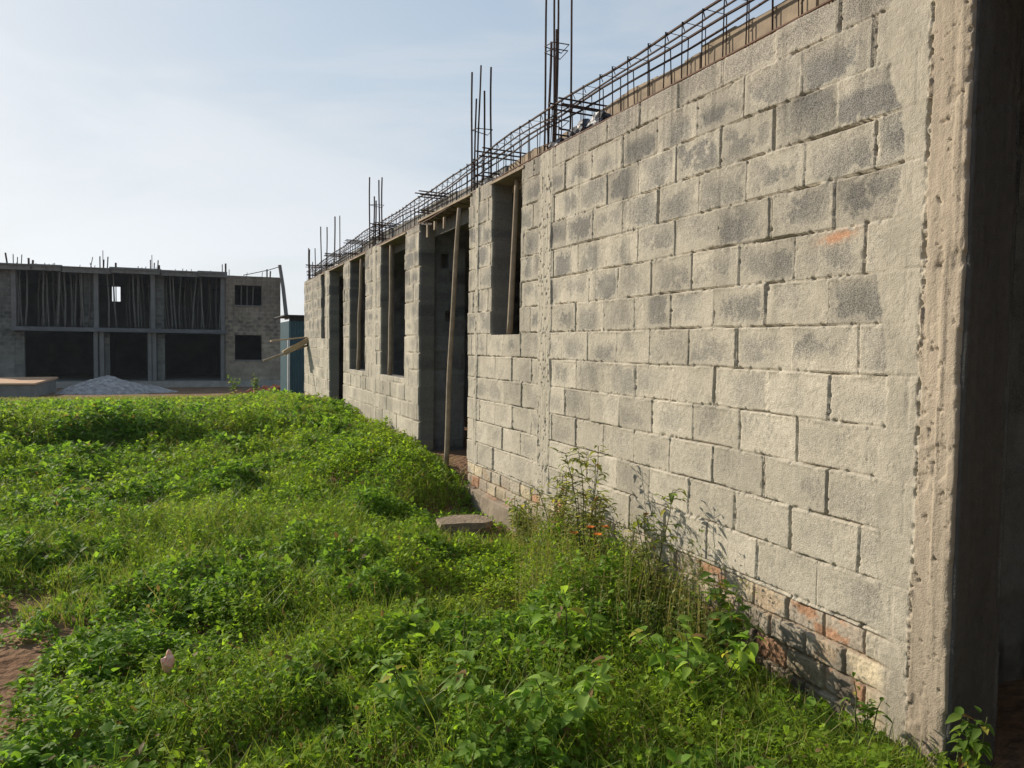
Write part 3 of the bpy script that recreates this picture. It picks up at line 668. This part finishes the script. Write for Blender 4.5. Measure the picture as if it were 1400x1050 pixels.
def fleaves(P, size, d, w, nn, wid=.6, fold=.2, droop=.25, rng=None):
    """ovate leaf with a folded midrib: 9 verts, 6 faces (quads)"""
    s = size[:, None]; rows = [(.0, .05), (.30, .46), (.62, .40), (.86, .17)]
    mids = []; L = []; Rr = []
    for t, hw in rows:
        c = P+d*s*t-nn*s*droop*t*t; mids.append(c-nn*s*0); L.append(c+w*s*hw*wid+nn*s*fold*hw); Rr.append(c-w*s*hw*wid+nn*s*fold*hw)
    tip = P+d*s-nn*s*droop*1.05
    V = np.stack(mids+L+Rr+[tip], 1).reshape(-1, 3); b = np.arange(len(P))[:, None]*13
    Q = [b+np.array([[i, i+1, 5+i, 4+i]]) for i in range(3)]+[b+np.array([[i, 8+i, 9+i, i+1]]) for i in range(3)]
    Q += [b+np.array([[3, 12, 7, 3+0]])[:, :4]*1 if 0 else b+np.array([[3, 11, 12, 7]])]
    return V, np.concatenate(Q)
def blades(P, h, wd, lean, rng):
    n = len(P); az = rng.uniform(0, 2*np.pi, n); a2 = rng.uniform(0, np.pi, n)
    dl = np.stack([np.cos(az), np.sin(az), 0*az], -1); wv = np.stack([np.cos(a2), np.sin(a2), 0*a2], -1)*wd[:, None]*.5
    up = np.array([[0, 0, 1.0]])
    m = P+up*h[:, None]*.55+dl*(lean*h*.3)[:, None]; t = P+up*h[:, None]*.92+dl*(lean*h)[:, None]
    V = np.stack([P-wv, P+wv, m+wv*.8, m-wv*.8, t+wv*.15, t-wv*.15], 1).reshape(-1, 3)
    b = np.arange(n)[:, None]*6
    Q = np.concatenate([b+np.array([[0, 1, 2, 3]]), b+np.array([[3, 2, 4, 5]])]); return V, Q
def scatter(n, ylo, yhi, margin_l=1.2, xr=2.64, pw=1.0):
    out = []
    while sum(len(o) for o in out) < n:
        y = RNG.uniform(ylo, yhi, n); xl = -.19*yhi-margin_l; x = RNG.uniform(xl, xr, n)
        k = x > -.19*y-margin_l; out.append(np.stack([x[k], y[k]], -1))
    return np.concatenate(out)[:n]
def canopy(x, y):
    """height of the weed canopy above the ground: several sizes of clump"""
    c = .08+.11*ss(.38, .62, fbm(x*2.6, y*2.6, 301, 3))+.12*(fbm(x*6.5, y*6.5, 302, 2)-.35)+.08*ss(.5, .68, fbm(x*.9, y*.9, 303, 2))
    rt = x/np.maximum(y, .5); c = c*(1-.45*ss(.26, .32, rt)*ss(.47, .42, rt)*ss(3.4, 4.2, y)*ss(6.6, 6.0, y))
    near_wall = ss(.42, .50, rt)*ss(1.2, 1.9, x)*ss(2.9, 4.0, y)*ss(6.0, 5.2, y); c = c+.20*near_wall*(.5+.8*fbm(x*3, y*3, 304, 2))
    bare = ss(1.0, .45, np.hypot((x+1.25)/.95, (y-4.2)/2.3)+.9*(fbm(x*3.5, y*3.5, 305, 3)-.5)); c = c*(1-.85*bare)
    foot = np.maximum(ss(1.75, 2.1, x)*ss(5.75, 6.0, y)*ss(7.6, 7.2, y), .6*ss(2.2, 2.55, x)*ss(3.9, 3.2, y)); c = c*(1-.80*foot); bare = np.maximum(bare, foot*.75)
    door = ss(1.9, 2.4, x)*ss(7.2, 7.7, y)*ss(9.6, 9.2, y); c = c*(1-.3*door)
    lump_ = ss(12.0, 12.6, y+.5*(fbm(x*1.1, x*0, 306)-.5))*ss(14.5, 13.2, y)*ss(1.9, .9, x); c = c+.20*lump_
    c = c+.05*ss(9, 12, y)
    c = c*(1-.55*ss(15, 19, y))
    c = np.maximum(c, .015)*(1-.5*ss(2.2, 1.2, y))
    return c, bare
def leafcol(x, y, n, hfrac, big=None):
    f = fbm(x*1.3, y*1.3, 310, 3)[:, None]; f2 = fbm(x*5, y*5, 311, 2)[:, None]; r = RNG.uniform(0, 1, (n, 1))
    c = lerp(np.array([.105, .205, .020]), np.array([.245, .335, .032]), np.clip(f*.9+f2*.5-.2, 0, 1))
    yel = ss(.62, .80, fbm(x*.7+9, y*.7, 312, 2))[:, None]
    c = lerp(c, np.array([.24, .26, .045]), yel*.4)
    sp = ss(.52, .58, fbm(x*1.9+31, y*1.9, 314, 3))[:, None]; c = lerp(c, c*np.array([.74, .86, 1.2]), sp*.8)*1.1
    c = c*(.70+.68*r)
    dead = RNG.uniform(0, 1, n) < .025; c[dead] = np.array([.24, .17, .075])*RNG.uniform(.6, 1.2, (dead.sum(), 1))
    return c
allV = []; allQ = []; allC = []
def push(V, Q, C, st):
    st[1].append(Q+sum(len(v) for v in st[0])); st[0].append(V); st[2].append(C)
st = ([], [], [])
bands = [(1.2, 3.2, 62000, .029), (3.2, 5, 90000, .027), (5, 7.5, 100000, .032), (7.5, 11, 84000, .044), (11, 14.5, 84000, .052), (14.5, 20, 60000, .062), (20, 29, 52000, .075)]
for (a, b, n, sz) in bands:
    p = scatter(n, a, b); x, y = p[:, 0], p[:, 1]
    H, bare = canopy(x, y)
    hf = RNG.uniform(0, 1, n)**.6
    # leaves gather in little rosettes: pull to cluster centres
    cl = .09*(sz/.036); cx = (np.floor(x/cl)+hsh(np.floor(x/cl), np.floor(y/cl), 320))*cl; cy = (np.floor(y/cl)+hsh(np.floor(x/cl), np.floor(y/cl), 321))*cl
    pull = RNG.uniform(0, .55, n); x = lerp(x, cx, pull); y = lerp(y, cy, pull)
    ch = hsh(np.floor(cx/cl), np.floor(cy/cl), 322)
    z = gh(x, y)+H*hf*(.75+.5*ch)
    keep = (RNG.uniform(0, 1, n) > bare*1.0) & (x < 2.655)
    if b > 18: keep &= RNG.uniform(0, 1, n) < (1-ss(20, 28, y+3*(fbm(x*.5, y*.5, 330)-.5)))*1.0
    P = np.stack([x, y, z], -1)[keep]; m = len(P)
    d, w, nn = rot_basis(m, .5, RNG)
    size = sz*(.5+.9*RNG.uniform(0, 1, m)**1.3)*(.75+.4*fbm(x[keep]*1.1, y[keep]*1.1, 331))*(1+.55*ss(.52, .58, fbm(x[keep]*1.9+31, y[keep]*1.9, 314, 3)))
    fine = b <= 5
    V, Q = (fleaves if fine else leaves)(P, size*(1.05 if fine else 1), d, w, nn, wid=(RNG.uniform(.38, .95, m)[:, None] if fine else .7))
    push(V, Q, np.repeat(leafcol(x[keep], y[keep], m, hf[keep]), 13 if fine else 5, 0), st)
tag(np_mesh('ground_cover', np.concatenate(st[0]), np.concatenate(st[1]), M_leaf, None, np.concatenate(st[2])), 'dense low leafy green weeds covering the yard', 'weeds', kind='stuff')
st = ([], [], [])
for (a, b, n, h, wd) in [(1.2, 4.0, 22000, .20, .0045), (4.0, 7.5, 30000, .22, .0055), (7.5, 12, 20000, .2, .008), (12, 20, 20000, .2, .012), (20, 31, 16000, .22, .018)]:
    p = scatter(n, a, b); x, y = p[:, 0], p[:, 1]; H, bare = canopy(x, y)
    k = (fbm(x*1.2, y*1.2, 340, 3) > (.46+.3*bare if b < 19 else .2)) & (x < 2.645); x, y, H = x[k], y[k], H[k]; m = len(x)
    hh = (H*.9+h*.45)*RNG.uniform(.45, 1.15, m)*(.5 if b > 25 else 1)
    P = np.stack([x, y, gh(x, y)], -1); V, Q = blades(P, hh, np.full(m, wd)*RNG.uniform(.6, 1.4, m), RNG.uniform(.1, .75, m), RNG)
    C = lerp(np.array([.14, .24, .03]), np.array([.30, .34, .07]), RNG.uniform(0, 1, (m, 1)))
    if b > 19: C = lerp(C, np.array([.27, .27, .08]), .5)
    dr = RNG.uniform(0, 1, m) < .10; C[dr] = np.array([.30, .24, .12])
    push(V, Q, np.repeat(C, 6, 0), st)
tag(np_mesh('grass', np.concatenate(st[0]), np.concatenate(st[1]), M_grass, None, np.concatenate(st[2])), 'grass blades growing up through the low weeds', 'grass', kind='stuff')
# taller straggly weeds with brown seed heads along the wall foot
st = ([], [], [])
n = 2100
x = RNG.uniform(1.0, 2.6, n); y = RNG.uniform(3.1, 5.9, n); k = (fbm(x*2, y*2, 350, 2)+.22*(x-1.9) > .47+.10*ss(4.5, 3.9, y)) & (x < 2.60) & (x/y > .45+.05*RNG.uniform(-1, 1, n)); x, y = x[k], y[k]; m = len(x)
hh = RNG.uniform(.25, .62, m)*(.7+.5*ss(1.2, 2.4, x))
P = np.stack([x, y, gh(x, y)], -1); V, Q = blades(P, hh, np.full(m, .0042), RNG.uniform(.03, .35, m)*.6, RNG)
C = lerp(np.array([.15, .18, .045]), np.array([.33, .27, .13]), RNG.uniform(0, 1, (m, 1))); push(V, Q, np.repeat(C, 6, 0), st)
tips = V.reshape(-1, 6, 3)
for rep in range(9):
    f = RNG.uniform(.35, 1.0, m)[:, None]; Pp = lerp(tips[:, 0], tips[:, 4], f)+RNG.normal(0, .006, (m, 3)); Pp[:, 0] = np.minimum(Pp[:, 0], 2.62)
    d, w, nn = rot_basis(m, .6, RNG); V2, Q2 = leaves(Pp, RNG.uniform(.014, .036, m), d, w, nn, .42)
    C2 = lerp(np.array([.13, .20, .035]), np.array([.28, .25, .09]), RNG.uniform(0, 1, (m, 1))**1.5); push(V2, Q2, np.repeat(C2, 5, 0), st)
tag(np_mesh('tall_weeds', np.concatenate(st[0]), np.concatenate(st[1]), M_grass, None, np.concatenate(st[2])), 'straggly brownish seeding weeds along the foot of the wall', 'weeds', kind='stuff')

# individual plants
def plant(x, y, h, label, cat='plant', nst=3, leaf=.06, ln=40, spread=.12, c0=(.06, .12, .02), c1=(.13, .19, .035), flowers=None, wid=.5, seed=0, name='weed_plant', group=None, tiers=None):
    rng = np.random.default_rng(seed+100); rn = random.Random(seed); z0 = float(gh(x, y))
    t = thing(name, (x, y, z0), label, cat, group); mb = MB(); PP = []; DD = []
    for s in range(nst):
        az = rn.uniform(0, 6.28); sp = spread*rn.uniform(.3, 1); H = h*rn.uniform(.65, 1) if s else h
        pts = [(min(2.62, x+math.cos(az)*sp*t_**1.2+.01*math.sin(t_*9+s)), y+math.sin(az)*sp*t_**1.2, z0+H*t_) for t_ in np.linspace(0, 1, 8)]
        mb.tube(pts, .0055 if h > .5 else .004, 5, .002)
        for k in range(ln):
            f = rn.uniform(.18, 1)**.8
            if tiers: f = rn.choice(tiers)+rn.gauss(0, .035)
            f = max(.05, min(1, f)); i = min(6, int(f*7)); q = Vector(pts[i]).lerp(Vector(pts[i+1]), f*7-i); a = rn.uniform(0, 6.28)
            br = rn.uniform(.0, .07)*(h/.8); PP.append((q.x+math.cos(a)*br, q.y+math.sin(a)*br, q.z+rn.uniform(-.01, .03))); DD.append(a)
            if br > .03: mb.tube([q, PP[-1]], .0018, 4)
    PP = np.array(PP); PP[:, 0] = np.minimum(PP[:, 0], 2.60); n = len(PP)
    d, w, nn = rot_basis(n, .35, rng); az = np.array(DD)+rng.normal(0, .4, n); el = rng.normal(.0, .35, n)
    d = np.stack([np.cos(az)*np.cos(el), np.sin(az)*np.cos(el), np.sin(el)], -1); w = np.cross(d, np.array([0, 0, 1.0])+rng.normal(0, .2, (n, 3))); w /= np.linalg.norm(w, axis=1, keepdims=True); nn = np.cross(w, d)
    V, Q = fleaves(PP, leaf*rng.uniform(.55, 1.15, n), d, w, nn, wid*1.15, .25, .35); V[:, 0] = np.minimum(V[:, 0], 2.655)
    C = lerp(np.array(c0), np.array(c1), rng.uniform(0, 1, (n, 1)))
    yl = rng.uniform(0, 1, n); C[yl < .05] = np.array([.30, .27, .05]); C[yl > .97] = np.array([.16, .10, .04])
    mb.build('stem', M_stem, t); np_mesh('leaves', V, Q, M_leaf, t, np.repeat(C*1.35, 13, 0), smooth=True)
    if flowers:
        mf = mat('orange_petal', (.75, .20, .03), var=.1, rough=.6)
        for (dx, dy, dz) in flowers:
            m = MB()
            for k in range(9):
                a = k*.7; p = Vector((x+dx, y+dy, z0+dz)); e = p+Vector((math.cos(a)*.028, math.sin(a)*.028, .008)); q = Vector((-math.sin(a), math.cos(a), .3))*.011
                m.add([p, e+q, e-q+Vector((0, 0, .006))], [(0, 1, 2)])
            m.build('flower', mf, t)
    return t
plant(2.36, 4.35, 1.0, 'tall leggy weed against the wall with orange flowers low on it', nst=9, ln=60, leaf=.058, spread=.20, wid=.42, seed=1, flowers=[(-.05, -.1, .52), (-.02, -.14, .48), (.08, -.05, .50), (-.1, .02, .46)], tiers=[.97, .93, .78, .6, .5, .42, .35, .3], c0=(.11, .14, .035), c1=(.24, .24, .08))
plant(2.42, 3.72, .84, 'leggy weed against the wall between the orange-flowered weed and the exposed bricks', nst=4, ln=44, leaf=.055, spread=.11, wid=.45, seed=2, tiers=[.96, .9, .75, .65, .5, .4], c0=(.09, .13, .03), c1=(.19, .20, .06))
plant(2.42, 3.05, .52, 'bushy green weed in front of the exposed bricks, with one yellow leaf', nst=5, ln=34, leaf=.07, spread=.14, wid=.6, seed=3)
plant(2.0, 2.72, .40, 'broad-leaved pale green weed in the lower right corner', nst=9, ln=20, leaf=.078, spread=.28, wid=.55, seed=4, c0=(.12, .22, .03), c1=(.24, .34, .06))
plant(1.35, 2.75, .40, 'broad-leaved pale green weed at the bottom edge right of the middle', nst=9, ln=20, leaf=.078, spread=.28, wid=.55, seed=5, c0=(.12, .22, .035), c1=(.24, .34, .07))
plant(.95, 3.05, .36, 'broad-leaved weed at the bottom edge in the middle of the picture', nst=9, ln=20, leaf=.072, spread=.26, wid=.5, seed=6, c0=(.12, .21, .035), c1=(.22, .32, .08))
plant(1.72, 3.3, .46, 'broad-leaved weed with upright stems in front of the tall seeding weeds', nst=6, ln=18, leaf=.08, spread=.2, wid=.6, seed=7, c0=(.12, .22, .03), c1=(.22, .32, .05))
plant(2.62-.03, 6.05, .34, 'small bright green weed at the wall foot behind the broken slab', nst=4, ln=22, leaf=.06, spread=.08, wid=.5, seed=8)
plant(2.45, 2.25, .34, 'thin weed at the foot of the corner column', nst=4, ln=18, leaf=.05, spread=.08, wid=.35, seed=9)
plant(2.95, 1.9, .34, 'leafy weed in the shade in front of the dark side of the corner column', nst=5, ln=22, leaf=.06, spread=.16, wid=.5, seed=10)
plant(1.55, 29.5, .75, 'small upright weed before the rubble by the far building', nst=3, ln=30, leaf=.12, spread=.2, wid=.5, seed=11)
plant(2.35, 30.0, .8, 'slender weed beside the brick rubble by the far building', nst=3, ln=30, leaf=.12, spread=.2, wid=.5, seed=12)

# ------------------------------------------------------------ air
hz = bpy.data.materials.new('air_haze'); hz.use_nodes = True; t = hz.node_tree; t.nodes.remove(t.nodes['Principled BSDF'])
pv = t.nodes.new('ShaderNodeVolumePrincipled'); pv.inputs['Color'].default_value = (.78, .89, 1, 1); pv.inputs['Density'].default_value = .00032
pv.inputs['Anisotropy'].default_value = .2
t.links.new(pv.outputs[0], t.nodes['Material Output'].inputs['Volume'])
mb = MB(); mb.box(-60, 60, -40, 75, -2.2, 9.5); tag(mb.build('haze', hz), kind='stuff')

plant(2.44, 4.95, .72, 'bushy yellowish weed against the wall just behind the orange-flowered weed', nst=9, ln=46, leaf=.048, spread=.2, wid=.45, seed=21, c0=(.12, .14, .04), c1=(.25, .24, .09))
plant(2.40, 5.5, .42, 'low bushy weed by the rough mortar strip of the wall', nst=7, ln=34, leaf=.05, spread=.16, wid=.5, seed=22, c0=(.12, .15, .04), c1=(.24, .25, .08))
plant(2.35, 3.5, .33, 'green bushy weed at the wall foot right of the two leggy weeds', nst=7, ln=30, leaf=.05, spread=.2, wid=.5, seed=23, c0=(.10, .17, .03), c1=(.20, .26, .06))
